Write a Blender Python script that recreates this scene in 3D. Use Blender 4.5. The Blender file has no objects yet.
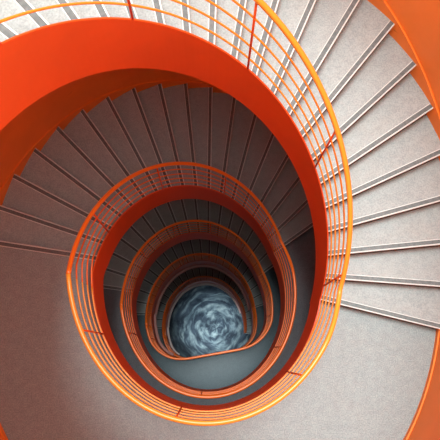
import bpy, bmesh, math, random
from mathutils import Vector, Matrix
random.seed(4)
S = bpy.context.scene
COL = S.collection
rad = math.radians

# ------------------------------------------------------------------ plan of the stair
RI, RO = 1.122, 2.323          # well edge and outer wall (x half axes)
EYT, EXT, EYB = 1.1972, -0.0145, 1.1721
def pt(th, R, z):
    c, s = math.cos(rad(th)), math.sin(rad(th))
    y = (R*EYT + EXT)*s if s > 0 else R*EYB*s
    return Vector((R*c, y, z))

class Flight:                   # descends clockwise: n risers from angle a by pitch p
    def __init__(f, a, p, n, z0, riser, z1=None):
        f.a, f.p, f.n, f.z0, f.r = a, p, n, z0, riser
        f.end = a - (n-1)*p; f.z1 = z0 - n*riser
    def line(f, th):            # nosing line height, angle th
        return f.z0 - (f.a - th)/f.p*f.r
P = 8.36
R0N = 26
F0 = Flight(-11.49 + 8.2974*(R0N-1), 8.2974, R0N, 0.17*R0N, 0.17)
F1 = Flight(173.03, P, 18, 0.0, 0.17)
F2 = Flight(173.79, P, 18, -3.06, 0.17)
F3 = Flight(180.0, 8.2, 21, -6.12, 0.186)
F4 = Flight(184.0, 8.2, 24, F3.z1, 0.183)
FL = [F0, F1, F2, F3, F4]
ZFLOOR = F4.z1

# ------------------------------------------------------------------ materials
def nodes(name):
    m = bpy.data.materials.new(name); m.use_nodes = True
    nt = m.node_tree; b = nt.nodes['Principled BSDF']
    return m, nt, b
def N(nt, t, **k):
    n = nt.nodes.new(t)
    for a, v in k.items(): setattr(n, a, v)
    return n
def ramp(nt, fac, stops):
    r = N(nt, 'ShaderNodeValToRGB'); e = r.color_ramp.elements
    e[0].position, e[0].color = stops[0][0], (*stops[0][1], 1)
    e[1].position, e[1].color = stops[-1][0], (*stops[-1][1], 1)
    for p_, c_ in stops[1:-1]:
        x = e.new(p_); x.color = (*c_, 1)
    nt.links.new(fac, r.inputs[0]); return r.outputs[0]
def coords(nt, scale=(1, 1, 1)):
    tc = N(nt, 'ShaderNodeTexCoord'); mp = N(nt, 'ShaderNodeMapping'); mp.inputs['Scale'].default_value = scale
    nt.links.new(tc.outputs['Object'], mp.inputs[0]); return mp.outputs[0]
def noise(nt, co, sc, det=3, rough=.5, dist=0):
    n = N(nt, 'ShaderNodeTexNoise'); n.inputs['Scale'].default_value = sc; n.inputs['Detail'].default_value = det
    n.inputs['Roughness'].default_value = rough; n.inputs['Distortion'].default_value = dist
    nt.links.new(co, n.inputs['Vector']); return n.outputs['Fac']
def mix(nt, fac, a, b, mode='MIX'):
    m = N(nt, 'ShaderNodeMix', data_type='RGBA', blend_type=mode)
    for s, v in ((m.inputs[0], fac), (m.inputs[6], a), (m.inputs[7], b)):
        if hasattr(v, 'is_linked') or hasattr(v, 'links'): nt.links.new(v, s)
        elif isinstance(v, tuple): s.default_value = (*v, 1)
        else: s.default_value = v
    return m.outputs[2]
def mul(c, k): return tuple(x*k for x in c)

def paint(name, col, rough=.45, scuffs=False, var=.06):
    m, nt, b = nodes(name)
    co = coords(nt)
    c = ramp(nt, noise(nt, co, 2.2, 4), [(.3, mul(col, 1-var)), (.7, mul(col, 1+var))])
    if scuffs:
        co2 = coords(nt, (1.0, 1.0, 5.0))
        f = ramp(nt, noise(nt, co2, 3.0, 6, .65, .6), [(.66, (0, 0, 0)), (.72, (1, 1, 1))])
        g = N(nt, 'ShaderNodeMath', operation='MULTIPLY'); nt.links.new(f, g.inputs[0]); g.inputs[1].default_value = .45
        c = mix(nt, g.outputs[0], c, mul(col, .35))
    nt.links.new(c, b.inputs['Base Color']); b.inputs['Roughness'].default_value = rough
    return m
def lino(name, a, b_, rough=.5, stain=(.40, .37, .32), st=.3):
    m, nt, b = nodes(name)
    co = coords(nt)
    c = ramp(nt, noise(nt, co, 85, 2, .6), [(.35, a), (.65, b_)])
    c = mix(nt, 1.0, c, ramp(nt, noise(nt, co, 14, 4, .6), [(.3, (.84, .84, .85)), (.7, (1, 1, 1))]), 'MULTIPLY')
    f = ramp(nt, noise(nt, co, 2.6, 5, .65), [(.5, (0, 0, 0)), (.8, (1, 1, 1))])
    g = N(nt, 'ShaderNodeMath', operation='MULTIPLY'); nt.links.new(f, g.inputs[0]); g.inputs[1].default_value = st
    c = mix(nt, g.outputs[0], c, stain)
    nt.links.new(c, b.inputs['Base Color']); b.inputs['Roughness'].default_value = rough; b.inputs['Specular IOR Level'].default_value = .2
    bp = N(nt, 'ShaderNodeBump'); bp.inputs['Strength'].default_value = .08; bp.inputs['Distance'].default_value = .004
    nt.links.new(noise(nt, co, 120, 2), bp.inputs['Height']); nt.links.new(bp.outputs[0], b.inputs['Normal'])
    return m
M = {}
M['stringer'] = paint('orange_red_paint', (.82, .10, .012), .5)
M['rail'] = paint('orange_rail_paint', (.95, .165, .014), .3, var=.03)
M['rail_yellow'] = paint('yellow_orange_rail_paint', (.95, .32, .035), .3, var=.03)  # same rail paint, yellowed to put the strong top light into its colour
M['rose'] = paint('dusty_rose_plaster_edge', (.36, .17, .15), .8)
M['wall'] = paint('orange_wall_paint', (.93, .24, .028), .6, scuffs=True)
M['tread'] = lino('pale_grey_tread', (.325, .36, .355), (.44, .48, .475))
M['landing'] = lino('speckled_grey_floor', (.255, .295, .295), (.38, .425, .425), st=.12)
M['landing_mid'] = lino('dark_grey_floor', (.13, .14, .155), (.20, .215, .235), st=.1, stain=(.10, .09, .09))  # flooring darkened: shade on the middle landing is painted into the colour
M['slate'] = lino('blue_grey_floor', (.05, .088, .11), (.083, .135, .162), .35, stain=(.07, .10, .12))  # lower landings' flooring, dimness beyond what the lights give painted into the colour
M['plaster'] = paint('pale_plaster_edge', (.62, .52, .50), .8)
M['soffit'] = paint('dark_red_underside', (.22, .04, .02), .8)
m, nt, b = nodes('nosing_metal'); M['nosing'] = m
c = ramp(nt, noise(nt, coords(nt), 40, 3), [(.3, (.13, .145, .145)), (.7, (.19, .205, .205))])
nt.links.new(c, b.inputs['Base Color']); b.inputs['Metallic'].default_value = .35; b.inputs['Roughness'].default_value = .6; b.inputs['Specular IOR Level'].default_value = .2
m, nt, b = nodes('nosing_lip'); M['lip'] = m
c = ramp(nt, noise(nt, coords(nt), 30, 3), [(.3, (.62, .66, .645)), (.7, (.72, .76, .74))])
nt.links.new(c, b.inputs['Base Color']); b.inputs['Roughness'].default_value = .55

# bottom floor: polished blue-black screed with swept circular pale trowel marks
m, nt, b = nodes('swirled_blue_floor'); M['swirl'] = m
tc = N(nt, 'ShaderNodeTexCoord'); sub = N(nt, 'ShaderNodeVectorMath', operation='SUBTRACT')
nt.links.new(tc.outputs['Object'], sub.inputs[0]); sub.inputs[1].default_value = (.22, .05, ZFLOOR)
ln = N(nt, 'ShaderNodeVectorMath', operation='LENGTH'); nt.links.new(sub.outputs[0], ln.inputs[0])
nrm = N(nt, 'ShaderNodeVectorMath', operation='NORMALIZE'); nt.links.new(sub.outputs[0], nrm.inputs[0])
rm = N(nt, 'ShaderNodeMath', operation='MULTIPLY'); nt.links.new(ln.outputs['Value'], rm.inputs[0]); rm.inputs[1].default_value = 3.4
scl = N(nt, 'ShaderNodeVectorMath', operation='SCALE'); nt.links.new(nrm.outputs[0], scl.inputs[0]); scl.inputs['Scale'].default_value = .75
cmb = N(nt, 'ShaderNodeCombineXYZ'); nt.links.new(rm.outputs[0], cmb.inputs[2])
wob = noise(nt, tc.outputs['Object'], 1.6, 3)
wm = N(nt, 'ShaderNodeMath', operation='MULTIPLY_ADD'); nt.links.new(wob, wm.inputs[0]); wm.inputs[1].default_value = 1.0
nt.links.new(rm.outputs[0], wm.inputs[2]); nt.links.new(wm.outputs[0], cmb.inputs[2])
add = N(nt, 'ShaderNodeVectorMath', operation='ADD'); nt.links.new(scl.outputs[0], add.inputs[0]); nt.links.new(cmb.outputs[0], add.inputs[1])
streak = noise(nt, add.outputs[0], 1.8, 4, .55, .45)
c1 = ramp(nt, streak, [(.34, (.04, .07, .11)), (.47, (.10, .15, .20)), (.56, (.26, .37, .42)), (.66, (.52, .66, .69))])
blot = ramp(nt, noise(nt, tc.outputs['Object'], 2.3, 5, .6, .5), [(.38, (.30, .34, .38)), (.66, (1, 1, 1))])
nt.links.new(mix(nt, 1.0, c1, blot, 'MULTIPLY'), b.inputs['Base Color'])
b.inputs['Roughness'].default_value = .5; b.inputs['Specular IOR Level'].default_value = .12

# ------------------------------------------------------------------ object helpers
def link(name, bm, mats, parent=None, smooth=False):
    bmesh.ops.recalc_face_normals(bm, faces=bm.faces)
    me = bpy.data.meshes.new(name); bm.to_mesh(me); bm.free()
    for mm in (mats if isinstance(mats, (list, tuple)) else [mats]): me.materials.append(mm)
    if smooth:
        for p_ in me.polygons: p_.use_smooth = True
    o = bpy.data.objects.new(name, me); COL.objects.link(o)
    if parent:
        o.parent = parent
        o.matrix_parent_inverse = Matrix.Translation(-parent.location)
    return o
def thing(name, label, cat, loc, group=None):
    o = bpy.data.objects.new(name, None); COL.objects.link(o); o.location = loc; o.empty_display_size = .2
    o['label'] = label; o['category'] = cat
    if group: o['group'] = group
    return o
def strip(bm, secs, close_ends=True, mat=0):
    """secs: list of cross-sections (lists of points, same count, closed loops)"""
    rows = [[bm.verts.new(p_) for p_ in s_] for s_ in secs]
    n = len(rows[0])
    for a, b_ in zip(rows, rows[1:]):
        for i in range(n):
            f = bm.faces.new((a[i], a[(i+1) % n], b_[(i+1) % n], b_[i])); f.material_index = mat
    if close_ends:
        bm.faces.new(rows[0][::-1]).material_index = mat; bm.faces.new(rows[-1]).material_index = mat
def tube(bm, path, r, seg=10):
    secs = []
    for i, p_ in enumerate(path):
        t = (path[min(i+1, len(path)-1)] - path[max(i-1, 0)]).normalized()
        up = Vector((0, 0, 1)) if abs(t.z) < .9 else Vector((1, 0, 0))
        s_ = t.cross(up).normalized(); u = s_.cross(t)
        secs.append([p_ + r*(math.cos(2*math.pi*k/seg)*s_ + math.sin(2*math.pi*k/seg)*u) for k in range(seg)])
    strip(bm, secs)
def frange(a, b_, n): return [a + (b_-a)*i/n for i in range(n+1)]

# inner edge of the two lower landings is cut by a straight chord
CH0 = Vector((.033, -.80)); CHD = Vector((math.cos(rad(10.2)), math.sin(rad(10.2))))
CHN = Vector((-CHD.y, CHD.x))
def inner_path(a, b_, chord, R=RI, fil=.42, step=2.5):
    """plan points (x,y) with parameter angle, a -> b (degrees, increasing = counter-clockwise)"""
    n = max(2, int(abs(b_-a)/step))
    ths = frange(a, b_, n)
    pts = [pt(t, R, 0).xy for t in ths]
    if not chord: return pts
    off = R - RI
    def side(p_): return (p_ - CH0).dot(CHN) + off
    keepL = []; keepR = []; seen = False
    for p_ in pts:
        if side(p_) > 0:
            (keepR if seen else keepL).append(p_)
        else: seen = True
    def hit(p_, q):
        s0, s1 = side(p_), side(q); t = s0/(s0-s1); return p_ + (q-p_)*t
    iL = len(keepL); cl = hit(pts[iL-1], pts[iL]); j = len(pts)-len(keepR); cr = hit(pts[j], pts[j-1])
    L = [p_ for p_ in keepL if (p_-cl).length > fil]; Rr = [p_ for p_ in keepR if (p_-cr).length > fil]
    d = (cr-cl).normalized()
    def bez(p0, p1, p2): return [p0*(1-t)**2 + p1*2*t*(1-t) + p2*t*t for t in frange(0, 1, 10)]
    out = L[:-1] + bez(L[-1], cl, cl + d*fil*1.15)
    st = cr - d*fil*1.15
    out += [out[-1].lerp(st, t) for t in (.2, .4, .6, .8)]
    out += bez(st, cr, Rr[0]) + Rr[1:]
    return out

# ------------------------------------------------------------------ flights
H_TOP, H_BOT = .02, -.64        # stringer above / below the nosing line (flight)
L_TOP, L_BOT = .185, -.42       # on the landings
TS = .012
SO = RO - .014                  # face of the outer skirting
def sector(bm, a0, a1, r0, r1, z0, z1, mat=0, n=5):
    """solid wedge between angles, z0 top z1 bottom"""
    secs = [[pt(t, r0, z0), pt(t, r1, z0), pt(t, r1, z1), pt(t, r0, z1)] for t in frange(a0, a1, n)]
    strip(bm, secs, True, mat)
def nose(th, z, parent, r0=RI, r1=SO):
    """metal strip with a pale lip along a radial edge; th is the front edge"""
    bm = bmesh.new()
    a, b_ = pt(th, r0, z), pt(th, r1, z)
    d = (b_-a).normalized(); back = Vector((-d.y, d.x, 0))      # towards larger angles (uphill)
    up = Vector((0, 0, 1))
    def bar(o0, o1, h0, h1, mat):
        sec = lambda q: [q+back*o0+up*h0, q+back*o1+up*h0, q+back*o1+up*h1, q+back*o0+up*h1]
        strip(bm, [sec(a), sec(b_)], True, mat)
    bar(-.006, .000, -.040, -.002, 1)
    # rounded bright front lip
    rnd = lambda q, c_, w, h_: [q+back*(c_+w*math.cos(k*math.pi/6))+up*(-.002+h_*math.sin(k*math.pi/6)) for k in range(7)]
    strip(bm, [rnd(a, -.004, .0075, .008), rnd(b_, -.004, .0075, .008)], True, 1)
    strip(bm, [rnd(a, .0405, .005, .006), rnd(b_, .0405, .005, .006)], True, 1)
    bar(.000, .037, -.002, .0035, 0)        # dark grip strip
    bar(.0, -.004, -.05, -.04, 0)
    return link('nosing', bm, [M['nosing'], M['lip']], parent)

def build_flight(f, label, tread_mat, last_on=True):
    t = thing('stair_flight', label, 'stairs', pt(f.end, (RI+RO)/2, f.z1), 'curving flights of steps')
    top = 2.0
    for k in range(2, f.n+1):                # surfaces k: between nosing k-1 and nosing k
        z = f.z0 - (k-1)*f.r; a1 = f.a - (k-2)*f.p; a0 = f.a - (k-1)*f.p
        bm = bmesh.new()
        sector(bm, a0, a1 + .0, RI, SO, z, z-.045)
        # riser standing at the back of the tread
        p0, p1 = pt(a1, RI, z), pt(a1, SO, z)
        d = (p1-p0).normalized(); back = Vector((-d.y, d.x, 0))
        hh = f.r - .05
        strip(bm, [[q+back*.006, q+back*.02, q+back*.02+Vector((0, 0, hh)), q+back*.006+Vector((0, 0, hh))] for q in (p0, p1)])
        tr = link('tread', bm, tread_mat, t)
        nose(a0, z, tr)
    # last riser down to the landing
    z = f.z1; a1 = f.end; bm = bmesh.new()
    p0, p1 = pt(a1, RI, z), pt(a1, SO, z); d = (p1-p0).normalized(); back = Vector((-d.y, d.x, 0))
    strip(bm, [[q+back*.006, q+back*.02, q+back*.02+Vector((0, 0, f.r-.05)), q+back*.006+Vector((0, 0, f.r-.05))] for q in (p0, p1)])
    link('riser', bm, tread_mat, t)
    return t
def prof_flight(f, th):
    """stringer top and bottom along one flight incl. blend into landings"""
    l = f.line(th)
    return min(l + H_TOP, f.z0 + L_TOP), l + H_BOT
def flight_sides(f, t):
    a, e = f.a + P, f.end
    ths = frange(a, e, int((a-e)/2.2))
    bm = bmesh.new(); secs = []
    for th in ths:
        zt, zb = prof_flight(f, th)
        zt = max(zt, f.z1 + .0)
        w = min(1, max(0, (a-th)/P)); zb = (f.z0+L_BOT)*(1-w) + zb*w
        zb = max(zb, ZFLOOR)
        secs.append([pt(th, RI-TS, zt), pt(th, RI, zt), pt(th, RI, zb), pt(th, RI-TS, zb)])
    strip(bm, secs); link('stringer', bm, M['stringer'], t, False)
    if f.z0 < -6:                            # pale plaster ledge under the steel band
        bm = bmesh.new(); secs = []
        e2 = f.end if f.z0 > -8 else 24
        for th in frange(a-P, e2, int((a-P-e2)/2.2)):
            zb = max(f.line(th)+H_BOT, ZFLOOR+.05)
            secs.append([pt(th, RI-.058, zb-.002), pt(th, RI-.001, zb-.002), pt(th, RI-.001, zb-.05), pt(th, RI-.058, zb-.05)])
        strip(bm, secs); link('plaster_edge', bm, M['plaster'] if f.z0 < -8 else M['rose'], t)
    # sloping underside
    bm = bmesh.new(); secs = []
    for th in frange(f.a, f.end, int((f.a-f.end)/3)):
        zl = f.line(th) - f.r
        z0, z1 = max(zl - .06, ZFLOOR+.01), max(zl - .22, ZFLOOR)
        secs.append([pt(th, RI+.003, z0), pt(th, SO-.003, z0), pt(th, SO-.003, z1), pt(th, RI+.003, z1)])
    strip(bm, secs); link('soffit', bm, M['soffit'], t)
    # outer skirting board
    bm = bmesh.new(); secs = []
    for th in frange(f.a, f.end, int((f.a-f.end)/3)):
        zl = f.line(th)
        secs.append([pt(th, SO, zl+.06), pt(th, RO, zl+.06), pt(th, RO, max(zl-.35, ZFLOOR)), pt(th, SO, max(zl-.35, ZFLOOR))])
    strip(bm, secs); link('skirting', bm, M['wall'], t)

def build_landing(label, a, b_, z, mat, chord, fil=.42, group='half-round landings', lbot=L_BOT):
    """a: angle of its own downhill edge, b: angle where the flight above arrives (a < b)"""
    t = thing('landing', label, 'landing', pt((a+b_)/2, (RI+RO)/2, z), group)
    path = inner_path(a, b_, chord, RI, fil)
    n = len(path)
    outer = [pt(th, SO, 0).xy for th in frange(a, b_, n-1)]
    bm = bmesh.new()
    strip(bm, [[Vector((*p_, z)), Vector((*q, z)), Vector((*q, z-.26)), Vector((*p_, z-.26))] for p_, q in zip(path, outer)])
    link('slab', bm, mat, t)
    pin = inner_path(a+P, b_, chord, RI, fil); pin2 = offset(pin, -TS)
    bm = bmesh.new()
    strip(bm, [[Vector((*q, z+L_TOP)), Vector((*p_, z+L_TOP)), Vector((*p_, z+lbot)), Vector((*q, z+lbot))] for p_, q in zip(pin, pin2)])
    link('stringer', bm, M['stringer'], t)
    bm = bmesh.new()
    strip(bm, [[pt(th, SO, z+.07), pt(th, RO, z+.07), pt(th, RO, z-.3), pt(th, SO, z-.3)] for th in frange(a, b_, 60)])
    link('skirting', bm, M['wall'], t)
    if chord:
        q0 = []
        for p_ in inner_path(a, b_, chord, RI-.001, fil):
            if (p_-CH0).dot(CHN) < .09: break
            q0.append(p_)
        q1 = offset(q0, -.057); bm = bmesh.new(); zb = z+lbot
        strip(bm, [[Vector((*q, zb-.002)), Vector((*p_, zb-.002)), Vector((*p_, zb-.05)), Vector((*q, zb-.05))] for p_, q in zip(q0, q1)])
        link('plaster_edge', bm, M['plaster'] if z < -8 else M['rose'], t)
    nose(a, z, t)
    return t
def offset(path, d):
    """shift a counter-clockwise plan path towards the well (d<0) or away"""
    out = []
    for i, p_ in enumerate(path):
        t = (path[min(i+1, len(path)-1)] - path[max(i-1, 0)]).normalized()
        out.append(p_ + Vector((t.y, -t.x))*d)
    return out

FLIGHTS = [
 'uppermost flight, widest ring of pale sunlit steps with grey nosings and bright orange inner band',
 'second flight down, dim mauve grey steps in the shade just under the wide orange band',
 'third flight down, narrower ring of dark steps with paired pale nosing lines',
 'fourth flight down, small dark steps around the ring above the straight-edged landing',
 'lowest and smallest flight, tiny dark steps ending beside the blue swirled floor']
for f, lb in zip(FL, FLIGHTS):
    t = build_flight(f, lb, M['tread']); flight_sides(f, t)
LANDS = [
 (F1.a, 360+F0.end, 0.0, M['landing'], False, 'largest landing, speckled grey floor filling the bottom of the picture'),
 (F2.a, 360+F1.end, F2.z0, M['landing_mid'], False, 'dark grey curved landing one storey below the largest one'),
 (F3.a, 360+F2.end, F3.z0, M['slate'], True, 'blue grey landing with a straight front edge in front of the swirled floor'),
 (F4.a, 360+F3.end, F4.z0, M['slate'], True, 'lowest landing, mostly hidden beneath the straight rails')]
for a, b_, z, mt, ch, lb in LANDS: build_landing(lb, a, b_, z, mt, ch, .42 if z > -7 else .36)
build_landing('topmost landing, only its bright orange edge showing in the bottom left corner', F0.a, 284, F0.z0, M['landing'], False, lbot=-.26)

# ------------------------------------------------------------------ railings
RODS = [.182, .362, .545, .735]
HR = .958; HRL = 1.255
def rail_path(f, land, frac, chordinfo, start_off=0):
    """3-D path for height fraction (0 = stringer top .. 1 = handrail); flight then landing"""
    out = []
    def h(th):
        l = f.line(th)
        fl = l + HR*frac
        return min(fl, f.z0 + HRL*frac + .0) if frac > .9 else min(l + HR*frac, f.z0 + frac*HRL*.97)
    kink = f.a + (HRL-HR)/f.r*f.p*1.0
    for th in frange(kink, f.end, 90):
        q = pt(th, RI-TS/2, 0); out.append(Vector((q.x, q.y, h(th))))
    if land:
        a, b_, z, ch, fil, nk = land     # goes clockwise: from b_ (right) down and round to a (left)
        pts = inner_path(a, b_, ch, RI, fil)[::-1]
        pts = offset(pts, TS/2)
        zs = h(f.end); zl = z + HRL*frac if frac > .9 else z + frac*HRL*.97
        L = 0; prev = pts[0]
        for p_ in pts[1:]:
            L += (p_-prev).length; prev = p_
            w = min(1, L/.5); w = w*w*(3-2*w)
            out.append(Vector((p_.x, p_.y, zs*(1-w) + zl*w)))
    return out
def build_railing(i, f, land, label, post_angles, lpost_fracs, end_post=False):
    rm_ = M['rail_yellow'] if i == 0 else M['rail']
    t = thing('railing', label, 'railing', pt(f.end, RI-TS/2, f.z1), 'orange railings round the stairwell')
    hp = rail_path(f, land, 1.0, None)
    bm = bmesh.new(); tube(bm, hp, .0205, 12); link('handrail', bm, rm_, t, True)
    rp = []
    for r_ in RODS:
        q = rail_path(f, land, r_/HR, None); rp.append(q)
        bm = bmesh.new(); tube(bm, q, .0076, 8); link('rod', bm, rm_, t, True)
    # posts
    idx = []
    for a in post_angles:
        idx.append(min(range(91), key=lambda j: abs((f.a + (HRL-HR)/f.r*f.p) + (f.end-(f.a + (HRL-HR)/f.r*f.p))*j/90 - a)))
    n = len(hp)
    for fr in lpost_fracs: idx.append(int(91 + (n-92)*fr))
    for j in idx:
        top_ = hp[j]; bot = Vector((rp[0][j].x, rp[0][j].y, rp[0][j].z - (.16)))
        bm = bmesh.new(); tube(bm, [bot, bot.lerp(top_, .5), top_ - Vector((0, 0, .01))], .0085, 8)
        link('post', bm, M['stringer'], t, True)
    if end_post:
        e = hp[-1]; bm = bmesh.new()
        tube(bm, [Vector((e.x, e.y, ZFLOOR)), Vector((e.x, e.y, e.z-.3)), Vector((e.x, e.y, e.z+.02))], .024, 12)
        link('newel_post', bm, M['rail'], t, True)
    return t
def kinkof(f): return f.a + (HRL-HR)/f.r*f.p
lands = [(kinkof(F1), 360+F0.end, 0.0, False, 0, 0), (kinkof(F2), 360+F1.end, F2.z0, False, 0, 0),
         (kinkof(F3), 360+F2.end, F3.z0, True, .42, 0), (kinkof(F4), 360+F3.end, F4.z0, True, .36, 0), None]
RL = ['largest yellow orange railing round the widest ring and the grey landing',
      'second railing down, orange ring inside the largest one',
      'third railing down, reddish ring closing with a straight rail at the bottom',
      'fourth railing down, small red ring whose straight side lies under the one above',
      'innermost and lowest railing curling round the blue swirled floor']
PA = [[152, 114, 76, 35, -6], [160, 120, 80, 42], [150, 120, 90, 60], [150, 120, 90, 60, 30], [150, 120, 90, 60, 30, 5]]
for i, f in enumerate(FL):
    build_railing(i, f, lands[i], RL[i], PA[i], [] if lands[i] is None else ([.22, .57, .88] if i == 0 else [.3, .62, .93]), i == 4)

# ------------------------------------------------------------------ setting
bm = bmesh.new(); ZT = 5.6
ths = frange(0, 360, 144)[:-1]
rows = []
for z in (ZFLOOR-.1, ZT):
    rows.append([[bm.verts.new(pt(th, r_, z)) for th in ths] for r_ in (RO, RO+.25)])
n = len(ths)
for i in range(n):
    j = (i+1) % n
    bm.faces.new((rows[0][0][i], rows[0][0][j], rows[1][0][j], rows[1][0][i]))
    bm.faces.new((rows[0][1][i], rows[0][1][j], rows[1][1][j], rows[1][1][i]))
    bm.faces.new((rows[0][0][i], rows[0][0][j], rows[0][1][j], rows[0][1][i]))
    bm.faces.new((rows[1][0][i], rows[1][0][j], rows[1][1][j], rows[1][1][i]))
w = link('wall_outer', bm, M['wall'], None, False); w['kind'] = 'structure'
bm = bmesh.new()
vs = [bm.verts.new(pt(th, RO+.2, ZFLOOR)) for th in ths]; bm.faces.new(vs)
vs2 = [bm.verts.new(pt(th, RO+.2, ZFLOOR-.1)) for th in ths]; bm.faces.new(vs2[::-1])
for i in range(n): bm.faces.new((vs[i], vs[(i+1) % n], vs2[(i+1) % n], vs2[i]))
fl = link('floor', bm, M['swirl']); fl['kind'] = 'structure'

# ------------------------------------------------------------------ light
wd = bpy.data.worlds.new('sky'); S.world = wd; wd.use_nodes = True
bg = wd.node_tree.nodes['Background']; bg.inputs[0].default_value = (.87, .98, .95, 1); bg.inputs[1].default_value = 2.9
def sun(e, az, el, ang, col=(1, .97, .92)):
    l = bpy.data.lights.new('sun', 'SUN'); l.energy = e; l.angle = rad(ang); l.color = col
    o = bpy.data.objects.new('sun', l); COL.objects.link(o)
    d = Vector((math.cos(rad(az))*math.cos(rad(el)), math.sin(rad(az))*math.cos(rad(el)), math.sin(rad(el))))
    o.rotation_euler = d.to_track_quat('Z', 'Y').to_euler()
sun(3.7, 100, 84.3, 17, (.93, 1, .985))
def area(loc, size, e, col, rot=(0, 0, 0)):
    l = bpy.data.lights.new('lamp', 'AREA'); l.shape = 'DISK'; l.size = size; l.energy = e; l.color = col
    o = bpy.data.objects.new('lamp', l); COL.objects.link(o); o.location = loc; o.rotation_euler = rot
# added fill lights under the two lower landings, not in use
#area((0.1, -1.75, F4.z0-.3), .5, 60, (.8, .92, 1))
#area((0.1, -1.85, F3.z0-.3), .5, 25, (.8, .92, 1))

def spot(loc, to, e, col, ang):
    l = bpy.data.lights.new('downlight', 'SPOT'); l.energy = e; l.color = col; l.spot_size = rad(ang); l.spot_blend = 1; l.shadow_soft_size = .15
    o = bpy.data.objects.new('downlight', l); COL.objects.link(o); o.location = loc
    o.rotation_euler = (Vector(loc)-Vector(to)).to_track_quat('Z', 'Y').to_euler()
spot((.15, -.98, F4.z0-.45), (.12, .08, ZFLOOR), 700, (.85, .95, 1), 38)  # unseen fill light added for a glow in the middle of the floor
# ------------------------------------------------------------------ camera
def RM(tx, ty, yw):
    return Matrix.Rotation(yw, 3, 'Z') @ Matrix.Rotation(tx, 3, 'Y') @ Matrix.Rotation(ty, 3, 'X')
cam = bpy.data.cameras.new('camera'); co = bpy.data.objects.new('camera', cam); COL.objects.link(co)
co.matrix_world = Matrix.Translation((.0333, -.80, 6.289)) @ RM(-.015, .2109, .0057).to_4x4()
cam.sensor_width = 36; cam.sensor_fit = 'HORIZONTAL'; cam.lens = 630.84/440*36; cam.clip_start = .05
S.camera = co
vs_ = S.view_settings; vs_.view_transform = 'Standard'; vs_.look = 'None'; vs_.exposure = 0; vs_.gamma = 1; vs_.use_curve_mapping = False
S.cycles.max_bounces = 10; S.cycles.diffuse_bounces = 6
